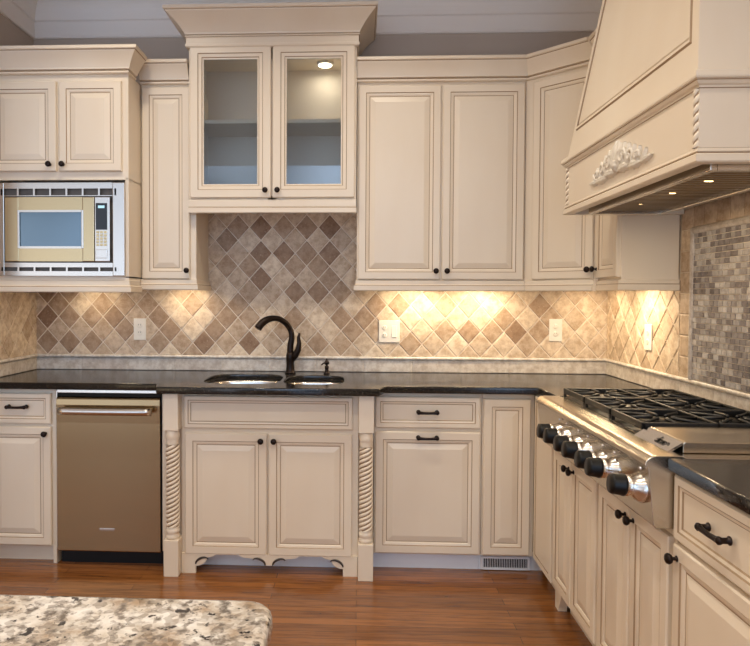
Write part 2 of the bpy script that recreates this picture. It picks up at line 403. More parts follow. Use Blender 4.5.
def blocks(mb):
    r = random.Random(5); z = ZT
    while z < 1.92:
        slab(mb, [(.925, z+.002), (1.022, z+.002), (1.022, min(z+.098, 1.925)), (.925, min(z+.098, 1.925))], fr, .004, .0115, 1, r.uniform(.2, .45)); z += .1
    u = 1.03
    while u < 2.2:
        slab(mb, [(u+.002, 1.832), (u+.098, 1.832), (u+.098, 1.925), (u+.002, 1.925)], fr, .004, .0115, 1, r.uniform(.2, .45)); u += .1
bt = thing('tile_backsplash', 'warm-lit diamond tile backsplash on the right wall under the short cabinet', 'backsplash')
mb = MB(); mb.box(XR-.007, XR-.0005, -2.6, -.016, ZT+.0006, 1.93, 0, .01)
diamonds(mb, .013, .92, ZT+.0006, 1.60, .06, OZ, fr, None, 12); blocks(mb)
u = 2.06
obj('diamond_tiles', mb, [GROUT, TILE], bt)
mb = MB(); border(mb, .016, 2.6, fr, 21); obj('border_course', mb, BORDER, bt)
obj('pencil_molding', pencil([(XR-.001, -.0245), (XR-.001, -2.6)]), BORDER, bt)
bt = thing('tile_backsplash', 'dim sliver of diamond tile backsplash on the left wall below the microwave', 'backsplash')
mb = MB(); mb.box(XL+.0005, XL+.007, -.70, -.016, ZT+.0006, 1.518, 0, .01); diamonds(mb, .013, .70, ZT+.0006, 1.518, .05, OZ, fl, None, 31)
obj('diamond_tiles', mb, [GROUT, TILE], bt)
mb = MB(); border(mb, .016, .70, fl, 33); obj('border_course', mb, BORDER, bt)
obj('pencil_molding', pencil([(XL+.001, -.70), (XL+.001, -.0245)]), BORDER, bt)

mo = thing('mosaic_panel', 'framed grey-brown brick mosaic panel behind the rangetop', 'wall tile panel')
mb = MB(); mb.box(XR-.0125, XR-.0075, -2.06, -1.05, ZT+.002, 1.81, 0, .01)
r = random.Random(9); z = ZT+.006; row = 0
while z < 1.795:
    u = 1.055-r.uniform(0, .05)
    while u < 2.055:
        w = r.choice((.036, .042, .048, .033)); a, b = max(u, 1.052), min(u+w, 2.058)
        if b-a > .008: slab(mb, [(a+.0018, z), (b-.0018, z), (b-.0018, z+.0225), (a+.0018, z+.0225)], fr, .010, .0175, 1, r.choice((.15, .3, .45, .6, .75, .9)))
        u += w
    z += .0260
obj('mosaic_field', mb, [GROUT, MOSAIC], mo)
prof = [(0, .0073), (.0, .012), (.006, .022), (.018, .026), (.030, .022), (.036, .012), (.036, .0126)]
mb = MB(); loops = []
for du, dt in prof: loops.append([fr(1.024+du, ZT+.001, dt), fr(1.024+du, 1.83-du, dt), fr(2.086-du, 1.83-du, dt), fr(2.086-du, ZT+.001, dt)])
vs = [p for l in loops for p in l]; fs = []
for i in range(len(loops)-1):
    for k in range(3): fs.append((i*4+k, i*4+k+1, (i+1)*4+k+1, (i+1)*4+k))
mb.add(vs, fs, 0, .8); obj('border_molding', mb, BORDER, mo)

# ------------------------------------------------------------------ upper cabinets
G = -.014                      # backs of things stand off the tile
DU = -.35                      # front of upper doors
def bodybox(parent, x0, x1, y0, y1, z0, z1, m=CREAM): return obj('body', MB().cbox(x0, x1, y0, y1, z0, z1, .003), m, parent)

# microwave cabinet
XM = -1.284
mc = thing('microwave_cabinet', 'deep cream wall cabinet at far left holding the built-in microwave', 'cabinet', (0, 0, 0))
YM = -.56
mb = MB()
mb.cbox(XL+.003, XM, YM+T, G, 2.150, 2.74, .003); mb.cbox(XL+.003, XM, YM+T, G, 1.585, 1.612, .002)
mb.cbox(XL+.003, -2.055, YM+T, G, 1.6, 2.16, .002); mb.cbox(-1.304, XM, YM+T, G, 1.6, 2.16, .002)
mb.box(-2.06, -1.30, -.12, G-.002, 1.61, 2.152)
obj('body', mb, CREAM, mc)
door(mc, -2.075, -1.688, 2.196, 2.695, YM+T, k=(-1.722, 2.232))
door(mc, -1.672, -1.318, 2.196, 2.695, YM+T, k=(-1.646, 2.232))
crown(mc, [(XL+.004, YM+.008), (XM, YM+.008), (XM, -.435)], 2.735, 2.868, .075)
rail(mc, [(XL+.004, YM+.02), (XM, YM+.02), (XM, -.372)], 1.520, 1.590, .018)

# single door cabinet
sc = thing('wall_cabinet', 'narrow cream single-door wall cabinet between microwave and glass cabinet', 'cabinet')
bodybox(sc, XM+.002, -.955, DU+T, G, 1.575, 2.745)
door(sc, -1.272, -.99, 1.603, 2.722, DU+T, k=(-1.003, 1.652))
crown(sc, [(XM+.002, DU+.010), (-.992, DU+.010)], 2.742, 2.868, .065)
rail(sc, [(XM+.002, DU+.012), (-.955, DU+.012), (-.955, G)], 1.537, 1.600, .016)

# glass cabinet
YG = -.388
gc = thing('glass_cabinet', 'taller cream wall cabinet with two glass doors over the sink', 'cabinet')
x0, x1, z0, z1 = -.988, -.012, 2.035, 2.985
mb = MB()
mb.cbox(x0, x0+.02, YG+T, G, z0, z1, .002); mb.cbox(x1-.02, x1, YG+T, G, z0, z1, .002)
mb.box(x0+.02, x1-.02, YG+T, G, z0, z0+.022); mb.box(x0+.02, x1-.02, YG+T, G, 2.922, z1)
mb.box(x0+.02, x1-.02, G-.008, G, z0+.022, 2.922, 1)
for a, b, c, d in ((x0+.02, x0+.05, z0+.022, 2.955), (x1-.05, x1-.02, z0+.022, 2.955), (-.525, -.475, z0+.022, 2.955), (x0+.05, x1-.05, z0+.022, 2.085), (x0+.05, x1-.05, 2.87, 2.955)):
    mb.box(a, b, YG+T, YG+T+.018, c, d)
mb.box(x0+.02, x0+.023, YG+.045, G-.008, z0+.022, 2.922, 1); mb.box(x1-.023, x1-.02, YG+.045, G-.008, z0+.022, 2.922, 1)
obj('body', mb, [CREAM, INNER], gc)
obj('shelf', MB().cbox(x0+.024, x1-.024, YG+.05, G-.009, 2.512, 2.534, .003), CREAM, gc)
for a, b, kx in ((-.978, -.506, -.536), (-.496, -.022, -.466)):
    d = door(gc, a, b, 2.072, 2.950, YG+T, glassframe, k=(kx, 2.113))
    obj('glass_pane', MB().box(.076, b-a-.076, -.010, -.006, .044, .834), GLASS, d)
    # cut to the opening of the frame
mb = MB().sweep([(x0, G-.002), (x0, YG+.006), (x1, YG+.006), (x1, G-.002)], [(-.012, 2.935), (.008, 2.935), (.014, 2.941), (.014, 2.952), (.010, 2.956), (.010, 2.990), (.016, 2.994), (.016, 3.000), (-.012, 3.0)], [0, 0, 0, 0, 0, 1, 0, 0, 0])
obj('frieze', mb, [CREAM, GLAZE], gc)
p, m = crown_prof(2.985, 3.135, .115)
obj('crown_molding', MB().sweep([(x0, G-.002), (x0, YG+.004), (x1, YG+.004), (x1, G-.002)], p, m), [CREAM, GLAZE], gc)
rail(gc, [(x0+.006, -.352), (x0+.006, YG+.010), (x1-.006, YG+.010), (x1-.006, -.352)], 1.984, 2.062, .008)
pk = thing('puck_light', 'small lit round puck light under the top of the glass cabinet', 'light', (-.206, -.150, 2.9215))
obj('housing', MB().lathe([(.050, 0), (.050, -.008), (.043, -.012)], n=28), WHITEM, pk)
obj('lens', MB().lathe([(.042, -.0115), (.038, -.0155), (0.002, -.0175)], n=28), LAMP, pk)

# pair of tall doors
pc = thing('wall_cabinet', 'wide cream wall cabinet with two tall raised-panel doors right of the glass cabinet', 'cabinet')
bodybox(pc, -.008, .958, DU+T, G, 1.575, 2.745)
door(pc, .000, .474, 1.603, 2.722, DU+T, k=(.449, 1.652))
door(pc, .484, .950, 1.603, 2.722, DU+T, k=(.512, 1.652))
crown(pc, [(-.010, DU+.010), (.958, DU+.010)], 2.742, 2.868, .065)
rail(pc, [(-.008, G), (-.008, DU+.012), (.958, DU+.012)], 1.537, 1.600, .016)

# diagonal corner cabinet
AX, AY, BX, BY = .960, DU+.012, 1.262, -.615
cc = thing('corner_cabinet', 'cream angled corner wall cabinet with one door left of the hood', 'cabinet')
mb = MB(); pl = [(AX, G), (AX, AY+.012), (BX+.004, BY+.004), (XR-.016, BY+.004), (XR-.016, G)]
n = len(pl); mb.add([(x, y, 1.575) for x, y in pl]+[(x, y, 2.745) for x, y in pl], [tuple(range(n)), tuple(range(2*n-1, n-1, -1))]+[(i, n+i, n+(i+1) % n, (i+1) % n) for i in range(n)])
obj('body', mb, CREAM, cc)
L = math.hypot(BX-AX, BY-AY); ang = math.atan2(BY-AY, BX-AX)
d = door(cc, 0, L-.058, 0, 2.722-1.603, 0, k=(L-.080, .049))
d.location = (AX+math.cos(ang)*.046+math.sin(ang)*-.012, AY+math.sin(ang)*.046+.012*math.cos(ang)+.0, 1.603); d.rotation_euler = (0, 0, ang)
crown(cc, [(AX, DU+.010), (AX+.006, DU+.010), (BX-.008, BY+.0), (BX-.008, -.64)], 2.742, 2.868, .065)
rail(cc, [(AX, DU+.012), (AX+.006, DU+.012), (BX-.008, BY), (BX-.008, -.64)], 1.537, 1.600, .016)

# short cabinet on the right wall
XT = 1.253
tc = thing('wall_cabinet', 'cream wall cabinet on the right wall with plain bluish end panel under the hood', 'cabinet', (XT, -.622, 0), -PI/2)
obj('body', MB().cbox(.004, .298, T, XR-.016-XT, 1.575, 2.745, .003), CREAM, tc)
door(tc, .012, .290, 1.603, 2.722, T, k=(.030, 1.652))
crown(tc, [(.02, .010), (.300, .010)], 2.742, 2.868, .065)
rail(tc, [(.02, .012), (.300, .012), (.300, XR-.018-XT)], 1.537, 1.590, .010)

# ------------------------------------------------------------------ microwave
mw = thing('built_in_microwave', 'stainless built-in microwave with vented trim in the left wall cabinet', 'microwave', (-1.676, YM+T, 1.612))
W2 = .374; H = .520          # half width / height of trim
def slotframe(mb):
    y0, y1 = -.022, -.002
    zi0, zi1 = .073, .445; xl, xr = -W2+.062, W2-.066
    mb.cbox(-W2, xl, y0, y1, 0, H, .003); mb.cbox(xr, W2, y0, y1, 0, H, .003)
    for zs0, zs1, e0, e1 in ((.449, .487, zi1, H), (.026, .048, 0, zi0)):
        mb.box(xl, xr, y0, y1, e0, zs0); mb.box(xl, xr, y0, y1, zs1, e1)
    for zs0, zs1 in ((.449, .487), (.026, .048)):
        n = 7; p = (2*W2-.10)/n
        for k in range(n+1): mb.box(-W2+.045+k*p, -W2+.055+k*p, y0, y1, zs0, zs1)
mb = MB(); slotframe(mb); obj('trim_frame', mb, STEELT, mw)
obj('oven_body', MB().box(-W2+.022, W2-.022, .001, .40, .012, H-.012), OVEN, mw)
xl, xr, zb, zt = -W2+.072, W2-.078, .080, .438
# door with a window opening
dx1 = xr-.088
mb = MB(); y0, y1 = -.034, -.004; wx0, wx1, wz0, wz1 = xl+.080, dx1-.066, zb+.078, zt-.078
mb.cbox(xl, wx0, y0, y1, zb, zt, .003); mb.cbox(wx1, dx1, y0, y1, zb, zt, .003); mb.box(wx0, wx1, y0, y1, zb, wz0); mb.box(wx0, wx1, y0, y1, wz1, zt)
md = obj('door', mb, STEEL, mw)
mb = MB(); g = .006
mb.cbox(wx0-g, wx0+g, y0-.003, y0+.004, wz0-g, wz1+g, .002); mb.cbox(wx1-g, wx1+g, y0-.003, y0+.004, wz0-g, wz1+g, .002); mb.box(wx0+g, wx1-g, y0-.0028, y0+.004, wz0-g, wz0+g); mb.box(wx0+g, wx1-g, y0-.0028, y0+.004, wz1-g, wz1+g)
obj('window_bezel', mb, STEELT, md)
obj('window', MB().box(wx0, wx1, y0+.006, y0+.012, wz0, wz1), WINDOWG, md)
cpn = obj('control_panel', MB().cbox(dx1+.003, xr, y0, y1, zb, zt, .003), STEELT, mw)
cx0, cx1 = dx1+.010, xr-.014
obj('display', MB().box(cx0, cx1, y0-.002, y0+.002, zt-.182, zt-.034), DISPLAY, cpn)
obj('readout', MB().box(cx0+.014, cx1-.014, y0-.003, y0, zt-.062, zt-.048), DISPLIT, cpn)
mb = MB()
for a in range(5):
    for b in range(3):
        w = (cx1-cx0)/3; mb.cbox(cx0+b*w+.003, cx0+(b+1)*w-.003, y0-.004, y0+.002, zt-.272+a*.0175, zt-.272+a*.0175+.013, .0015)
obj('keypad', mb, KEYS, cpn)
obj('open_button', MB().cbox(cx0, cx1, y0-.004, y0+.002, zb+.018, zb+.066, .002), STEELT, cpn)

# ------------------------------------------------------------------ base cabinets, back run
DB = -.62; TOE = -.55; ZB = .984
lb = thing('base_cabinet', 'cream base cabinet with drawer over door left of the dishwasher', 'cabinet')
bodybox(lb, XL+.003, -1.677, DB+T, G, .095, ZB)
obj('toe_kick', MB().box(XL+.003, -1.70, TOE, TOE+.02, 0, .095), CREAM, lb)
obj('end_panel', MB().cbox(-1.698, -1.677, DB+T-.002, TOE+.03, 0, .097, .002), CREAM, lb)
door(lb, -2.08, -1.700, .788, .958, DB+T, flatpanel, 'drawer', p=(-1.885, .884))
door(lb, -2.08, -1.700, .106, .772, DB+T, k=(-1.728, .735))

dw = thing('dishwasher', 'stainless steel dishwasher under the counter left of the sink', 'dishwasher', (-1.371, 0, 0))
obj('tub', MB().box(-.293, .293, -.56, -.05, .11, .975), DARKGAP, dw)
mb = MB(); ws = .290
for k in range(2): pass
prof = [(-.575, .082), (-.625, .082), (-.630, .087), (-.630, .60), (-.632, .80), (-.636, .90), (-.634, .930), (-.626, .940), (-.575, .940)]
n = len(prof); vs = [(x, y, z) for x in (-ws, ws) for y, z in prof]
mb.add(vs, [tuple(range(n-1, -1, -1)), tuple(range(n, 2*n))]+[(i, (i+1) % n, n+(i+1) % n, n+i) for i in range(n)])
dd = obj('door', mb, STEELD, dw, bevel=.002)
mb = MB(); pts = []; rr = []
for k in range(17):
    t = -1+k/8; pts.append((t*.255, -.678-.006*(1-t*t), .872)); rr.append(.0205)
mb.tube(pts, rr, 14)
for sx in (-1, 1): mb.tube([(sx*.238, -.625, .872), (sx*.238, -.674, .872)], .010, 12)
obj('handle', mb, STEELT, dd)
mb = MB().cbox(-.008-.042, -.008+.042, -.6325, -.628, .203, .215, .001)
bd = obj('badge', mb, STEELT, dd)
obj('vent_strip', MB().box(-.288, .288, -.618, -.57, .944, .962), DARKGAP, dw)
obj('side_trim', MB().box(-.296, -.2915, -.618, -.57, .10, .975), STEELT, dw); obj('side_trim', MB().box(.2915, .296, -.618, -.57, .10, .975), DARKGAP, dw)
obj('kick_plate', MB().box(-.29, .29, -.575, -.562, .0, .0815), BLACKP, dw)
obj('top_rail', MB().cbox(-.29, .29, -.622, -.57, .964, .982, .002), STEELT, dw)

# sink base with twisted posts
SK = -.69
sb = thing('sink_base_cabinet', 'cream sink base cabinet with rope-twist corner posts and scalloped apron', 'cabinet')
mb = MB()
mb.box(-1.068, -1.048, SK+T+.037, G, .095, ZB-.02); mb.box(.068, .088, SK+T+.037, G, .095, ZB-.02); mb.box(-1.048, .068, SK+T+.037, G, .095, .115); mb.box(-1.048, .068, G-.01, G, .115, ZB-.02)
mb.box(-1.048, -.953, SK+T+.037, SK+T+.057, .115, ZB-.02); mb.box(.009, .068, SK+T+.037, SK+T+.057, .115, ZB-.02)
obj('body', mb, CREAM, sb)
obj('face_frame', MB().cbox(-.952, .008, SK+T, SK+T+.035, .10, ZB, .002), CREAM, sb)
door(sb, -.934, -.024, .790, .965, SK+T, flatpanel, 'false_drawer_front', s=.026)
door(sb, -.928, -.484, .106, .764, SK+T, k=(-.514, .728))
door(sb, -.474, -.026, .106, .764, SK+T, k=(-.444, .728))
obj('toe_kick', MB().box(-.95, .006, TOE-.02, TOE, 0, .10), WHITEM, sb)  # cool white puts the bluish daylight into the board's colour
def rope(mb, cx, cy, z0, z1, r0, strands, twist, n=60, nz=110, depth=.0055):
    vs = []; ph = []
    for j in range(nz+1):
        z = z0+(z1-z0)*j/nz
        for k in range(n):
            t = 2*PI*k/n; c = math.cos(strands*t+twist*(z-z0)); prof = abs(math.cos((strands*t+twist*(z-z0))/2))
            r_ = r0-depth+depth*2*(prof**.6)-depth*.6; vs.append((cx+r_*math.cos(t), cy+r_*math.sin(t), z))
    fs = []; m = []
    for j in range(nz):
        for k in range(n):
            t = 2*PI*(k+.5)/n; z = z0+(z1-z0)*(j+.5)/nz; prof = abs(math.cos((strands*t+twist*(z-z0))/2))
            fs.append((j*n+k, j*n+(k+1) % n, (j+1)*n+(k+1) % n, (j+1)*n+k)); m.append(1 if prof < .42 else 0)
    mb.add(vs, fs, m, 0., True)
def post(x0, x1):
    cx = (x0+x1)/2; y0 = -.742; cy = y0+.040; p = thing_part = None
    pb = obj('post_block', MB().cbox(x0, x1, y0, y0+.085, .785, ZB, .003), CREAM, sb); obj('post_block', MB().cbox(x0, x1, y0, y0+.085, 0, .196, .003), CREAM, sb); mb = MB()
    r = .036
    mb.lathe([(.030, .194), (.034, .197), (.037, .206), (.037, .216), (.032, .222), (.034, .228), (.038, .238), (.036, .250), (.032, .256), (.034, .262)], (cx, cy, 0), n=28)
    mb.lathe([(.034, .706), (.032, .712), (.035, .720), (.032, .730), (.034, .736), (.038, .748), (.037, .762), (.034, .772), (.034, .786)], (cx, cy, 0), n=28)
    rope(mb, cx, cy, .262, .706, .0352, 4, -262., 64, 300)
    obj('rope_turning', mb, [CREAM, GLAZE], sb)
post(-1.030, -.950); post(.008, .088)
# scalloped apron
def apron():
    half = []
    ya, yb_ = SK+.004, SK+.022; xL, xRt = -.948, .006; xc = (xL+xRt)/2
    pts = [(xL, 0), (xL+.078, 0), (xL+.078, .040)]
    for k in range(1, 9): a = PI/2*k/8; pts.append((xL+.078+.062*math.sin(a), .040+.048*(1-math.cos(a))))
    pts += [(xL+.17, .092), (xL+.19, .104), (xc-.165, .104), (xc-.145, .092), (xc-.125, .089)]
    for k in range(1, 9): a = PI/2*k/8; pts.append((xc-.125+.098*math.sin(a), .089-.036*(1-math.cos(a))))
    pts += [(xc-.012, .050)]
    full = pts+[(2*xc-x, z) for x, z in reversed(pts)]+[(xRt, .108), (xL, .108)]
    n = len(full); mb = MB()
    mb.add([(x, ya, z) for x, z in full]+[(x, yb_, z) for x, z in full], [tuple(range(n)), tuple(range(2*n-1, n-1, -1))]+[(i, (i+1) % n, n+(i+1) % n, n+i) for i in range(n)])
    ap = obj('apron', mb, CREAM, sb)
    for cx, sg in ((xL+.078, 1), (2*xc-xL-.078, -1), (xc-.020, -1), (xc+.020, 1)):
        q = []; rd = []
        for k in range(15):
            a = PI*.92*k/14; q.append((cx+sg*(.036-.036*math.cos(a)*(1-.1*k/14)), ya-.002, .052+.036*math.sin(a*.8+.0))); rd.append(.0022+.0042*math.sin(PI*min(1, (k+1.5)/15)))
        obj('scroll', MB().tube(q, rd, 8, squash=1.), GLAZED, ap)
apron()
# pull-out base and narrow base
rb = thing('base_cabinet', 'cream base cabinet with drawer and pull-out door, two bar pulls, right of sink', 'cabinet')
bodybox(rb, .092, .674, DB+T, G, .095, ZB)
obj('toe_kick', MB().box(.092, .674, TOE, TOE+.02, 0, .095), WHITEM, rb)  # bluish daylight painted as cool white
door(rb, .099, .664, .792, .962, DB+T, flatpanel, 'drawer', p=(.380, .880))
door(rb, .099, .664, .106, .772, DB+T, p=(.380, .742))
nb = thing('base_cabinet', 'narrow cream base cabinet with one tall door above the floor vent', 'cabinet')
bodybox(nb, .676, .956, DB+T, G, .095, ZB)
obj('toe_kick', MB().box(.676, 1.02, TOE, TOE+.02, 0, .095), WHITEM, nb)  # daylight tint in the colour here as well
door(nb, .682, .932, .106, .955, DB+T)
vr = thing('floor_vent', 'white louvred vent register in the toe kick near the corner', 'vent', (.818, TOE-.002, .040))
mb = MB(); w, h = .135, .036
mb.cbox(-w, -w+.014, -.012, .001, -h, h, .002); mb.cbox(w-.014, w, -.012, .001, -h, h, .002); mb.box(-w+.014, w-.014, -.012, .001, -h, -h+.010); mb.box(-w+.014, w-.014, -.012, .001, h-.010, h)
obj('frame', mb, WHITEM, vr)
mb = MB()
for k in range(26):
    x = -w+.018+k*(2*w-.036)/25; mb.add([(x-.0018, -.010, -h+.01), (x+.0008, -.010, -h+.01), (x+.0032, -.002, -h+.01), (x+.0008, -.002, -h+.01), (x-.0018, -.010, h-.01), (x+.0008, -.010, h-.01), (x+.0032, -.002, h-.01), (x+.0008, -.002, h-.01)], [(0, 1, 2, 3), (7, 6, 5, 4), (0, 4, 5, 1), (1, 5, 6, 2), (2, 6, 7, 3), (3, 7, 4, 0)])
obj('louvers', mb, WHITEM, vr)
obj('duct', MB().box(-w+.012, w-.012, -.0015, .0005, -h+.008, h-.008), DISPLAY, vr)

# ------------------------------------------------------------------ right run (local frame: +x runs towards the camera, front faces -y)
XF = .945
kc = thing('range_base_cabinet', 'cream base cabinet with four doors below the rangetop', 'cabinet', (XF, -.964, 0), -PI/2)
obj('body', MB().cbox(.002, 1.172, T, .58, .095, .795, .003), CREAM, kc)
obj('toe_kick', MB().box(.06, 1.172, .075, .095, 0, .095), CREAM, kc)
for a, b, kx in ((.014, .270, .242), (.280, .566, .306), (.594, .878, .850), (.888, 1.160, .916)):
    door(kc, a, b, .118, .775, T, k=(kx, .738))
mb = MB(); ft = [(.000, .0), (.050, .0), (.052, .018), (.060, .030), (.078, .060), (.090, .097), (.000, .097)]; n = len(ft)
mb.add([(x, .022, z) for x, z in ft]+[(x, .062, z) for x, z in ft], [tuple(range(n)), tuple(range(2*n-1, n-1, -1))]+[(i, (i+1) % n, n+(i+1) % n, n+i) for i in range(n)])
obj('bracket_foot', mb, CREAM, kc)
bc = thing('base_cabinet', 'plain blind-corner cream base cabinet between narrow door and rangetop', 'cabinet', (XF, -.60, 0), -PI/2)
obj('body', MB().cbox(.004, .346, T, .58, .095, ZB, .003), CREAM, bc)
obj('toe_kick', MB().box(.06, .346, .075, .095, 0, .095), CREAM, bc)
obj('panel', rings(.306, .872, [(0, 0), (0, -T+.004), (.004, -T), (.030, -T), (.033, -T+.003), (.036, -T+.002)], [0, 0, 0, 1, 0]), [CREAM, GLAZE], bc, (.040, T, .106))
nc = thing('base_cabinet', 'cream base cabinet at lower right with drawer pull and knobbed door', 'cabinet', (XF, -2.152, 0), -PI/2)
obj('body', MB().cbox(.002, .62, T, .58, .095, ZB, .003), CREAM, nc)
obj('toe_kick', MB().box(.002, .62, .075, .095, 0, .095), CREAM, nc)
door(nc, .003, .470, .782, .974, T, flatpanel, 'drawer', p=(.248, .885))
door(nc, .003, .470, .118, .768, T, k=(.030, .730))

# ------------------------------------------------------------------ countertops
def slabcurve(name, outer, holes, z0, z1, parent, m, bev=.006):
    cu = bpy.data.curves.new(name, 'CURVE'); cu.dimensions = '2D'; cu.fill_mode = 'BOTH'
    for pts in [outer]+holes:
        s = cu.splines.new('POLY'); s.points.add(len(pts)-1); s.use_cyclic_u = True
        for i, p in enumerate(pts): s.points[i].co = (p[0], p[1], 0, 1)
    cu.extrude = (z1-z0)/2-bev; cu.bevel_depth = bev; cu.bevel_resolution = 2; cu.offset = -bev
    o = bpy.data.objects.new(name+'_tmp', cu); COL.objects.link(o)
    me = bpy.data.meshes.new_from_object(o.evaluated_get(bpy.context.evaluated_depsgraph_get()))
    bpy.data.objects.remove(o); bpy.data.curves.remove(cu)
    me.materials.clear(); me.materials.append(m)
    q = bpy.data.objects.new(name, me); COL.objects.link(q); q.location = (0, 0, (z0+z1)/2)
    if parent: q.parent = parent
    return q
def rsup(cx, cy, a, b, e=4, n=40, cut=None):
    out = []
    for k in range(n):
        t = 2*PI*k/n; c, s = math.cos(t), math.sin(t)
        out.append((cx+a*abs(c)**(2/e)*(1 if c > 0 else -1), cy+b*abs(s)**(2/e)*(1 if s > 0 else -1)))
    return out
FY = -.655
def ssteps(x0, y0, x1, y1, n=7):
    return [(x0+(x1-x0)*k/n, y0+(y1-y0)*(.5-.5*math.cos(PI*k/n))) for k in range(n+1)]
outer = [(XL+.003, -.003), (XL+.003, FY)]+ssteps(-1.100, FY, -1.052, -.772)+ssteps(.108, -.772, .156, FY)
outer += [(.952, FY), (.960, FY-.004), (.964, FY-.012), (.964, -.944), (XR-.003, -.944), (XR-.003, -.003)]
BL = (-.657, -.392, .218, .222); BR = (-.245, -.410, .168, .200)
slabcurve('countertop', outer, [rsup(BL[0], BL[1], BL[2], BL[3], 3.4), rsup(BR[0], BR[1], BR[2], BR[3], 3.6)], ZB+.001, ZC, None, GRANB)
o = COL.objects['countertop']; o['label'] = 'polished black granite countertop along the back wall holding the sink'; o['category'] = 'countertop'
o = slabcurve('countertop', [(.928, -2.156), (XR-.003, -2.156), (XR-.003, -2.775), (.928, -2.775)], [], ZB+.001, ZC, None, GRANB)
o['label'] = 'short black granite countertop at right edge, nearer than the rangetop'; o['category'] = 'countertop'

# sink
sk = thing('kitchen_sink', 'double-bowl stainless undermount sink in the black countertop', 'sink', (0, 0, 0))
for nm, (cx, cy, a, b), e, dp in (('bowl', BL, 3.4, .21), ('bowl', BR, 3.6, .17)):
    mb = MB(); n = 48; zt_ = ZB-.001; lv = [(1.035, zt_), (1.0, zt_), (.985, zt_-.01), (.97, zt_-dp+.05), (.93, zt_-dp+.015), (.80, zt_-dp), (.12, zt_-dp-.006), (.12, zt_-dp-.012), (.82, zt_-dp-.006), (.95, zt_-dp+.01), (.995, zt_-.012), (1.035, zt_-.003)]
    vs = []
    for k_, z in lv: vs += [(x, y, z) for x, y in rsup(cx, cy, a*k_, b*k_, e, n)]
    fs = [(i*n+k, i*n+(k+1) % n, (i+1)*n+(k+1) % n, (i+1)*n+k) for i in range(len(lv)) if i < len(lv)-1 for k in range(n)]
    fs += [((len(lv)-1)*n+k, (len(lv)-1)*n+(k+1) % n, (k+1) % n, k) for k in range(n)]
    mb.add(vs, fs, 0, 0., True); bo = obj(nm, mb, CHROME if False else STEELT, sk)
    obj('drain', MB().lathe([(.045, -.014), (.045, .002), (.036, .004), (.030, -.002), (0, -.004)], (cx, cy, zt_-dp), n=24), CHROME, bo)

# faucet
fx, fy = -.418, -.115
fa = thing('faucet', 'dark bronze gooseneck faucet arching left over the sink', 'faucet', (fx, fy, ZC))
mb = MB().lathe([(.034, 0), (.034, .006), (.029, .012), (.026, .03), (.0245, .06), (.026, .085), (.0275, .095), (.026, .115), (.0215, .135)], n=24)
bdy = obj('body', mb, BRONZE, fa)
dx, dy = -.80, -.60
sp = [(0, 0, .11), (.0, 0, .17), (.010, 0, .22), (.003, 0, .265), (-.030, 0, .310), (-.075, 0, .338), (-.125, 0, .345), (-.170, 0, .335), (-.205, 0, .312), (-.228, 0, .286)]
pts = []; rr = []
cps = [Vector(p) for p in sp]
for i in range(len(cps)-1):
    p0, p1, p2, p3 = cps[max(i-1, 0)], cps[i], cps[i+1], cps[min(i+2, len(cps)-1)]
    for k in range(5):
        t = k/5; v = .5*((2*p1)+(p2-p0)*t+(2*p0-5*p1+4*p2-p3)*t*t+(3*p1-p0-3*p2+p3)*t**3); pts.append(v)
pts.append(cps[-1]); m_ = len(pts)
P3 = [(-p.x*dx if p.x < 0 else p.x*.8, (-p.x*dy if p.x < 0 else 0), p.z) for p in pts]
rr = [.0215-.004*min(1, i/12) if i < m_*.62 else .0175+.006*min(1, (i-m_*.62)/(m_*.2)) for i in range(m_)]
obj('spout', MB().tube(P3, rr, 16), BRONZE, fa)
hp = [(.012, 0, .085), (.032, -.004, .115), (.050, -.008, .150), (.056, -.010, .190), (.052, -.012, .225), (.058, -.014, .252)]
hs = obj('handle', MB().tube(hp, [.017, .021, .0195, .0145, .011, .007], 12), BRONZE, fa)
so = thing('soap_dispenser', 'small dark bronze soap dispenser on the counter right of the faucet', 'soap dispenser', (-.190, -.125, ZC))
obj('base', MB().lathe([(.020, 0), (.020, .005), (.013, .010), (.011, .030), (.013, .036), (.013, .046), (.008, .052)], n=20), BRONZE, so)
obj('pump_head', MB().lathe([(.006, .048), (.007, .055), (.015, .062), (.016, .072), (.011, .080), (.007, .086), (.004, .094), (0, .096)], n=20).tube([(0, 0, .070), (-.02, -.026, .068), (-.030, -.040, .060)], [.006, .005, .004], 10), BRONZE, so)

# ------------------------------------------------------------------ outlets
def plate(mb, w, h): mb.cbox(-w/2, w/2, -.007, 0, -h/2, h/2, .003)
def duplex(o, x, s=1.12):
    for dz in (-.0215*s, .0215*s):
        q = obj('receptacle', MB().lathe([(.0165, 0), (.0165, .002), (.015, .0028)], (x, -.0068, dz), (0, -1, 0), 20), WHITEP, o)
        for sx in (-.006, .006): obj('slot', MB().box(x+sx-.001, x+sx+.001, -.0102, -.0090, dz, dz+.009), DARKGAP, q)
def rocker(o, x, s=1.12):
    obj('rocker', MB().add([(x-.0165, -.0065, -.034*s), (x+.0165, -.0065, -.034*s), (x+.0165, -.0065, .034*s), (x-.0165, -.0065, .034*s), (x-.0155, -.0115, -.032*s), (x+.0155, -.0115, -.032*s), (x+.0155, -.0080, .032*s), (x-.0155, -.0080, .032*s)], [(4, 5, 6, 7), (0, 1, 5, 4), (1, 2, 6, 5), (2, 3, 7, 6), (3, 0, 4, 7)]), WHITEP, o)
def outlet(label, loc, w, rz=0., kinds=('d',)):
    t = thing('wall_outlet', label, 'outlet', loc, rz)
    mb = MB(); plate(mb, w, .140); obj('cover_plate', mb, WHITEP, t)
    xs = [0] if len(kinds) == 1 else [-.031, .031]
    for x, k in zip(xs, kinds): (duplex if k == 'd' else rocker)(t, x)
    return t
YT = -.0118
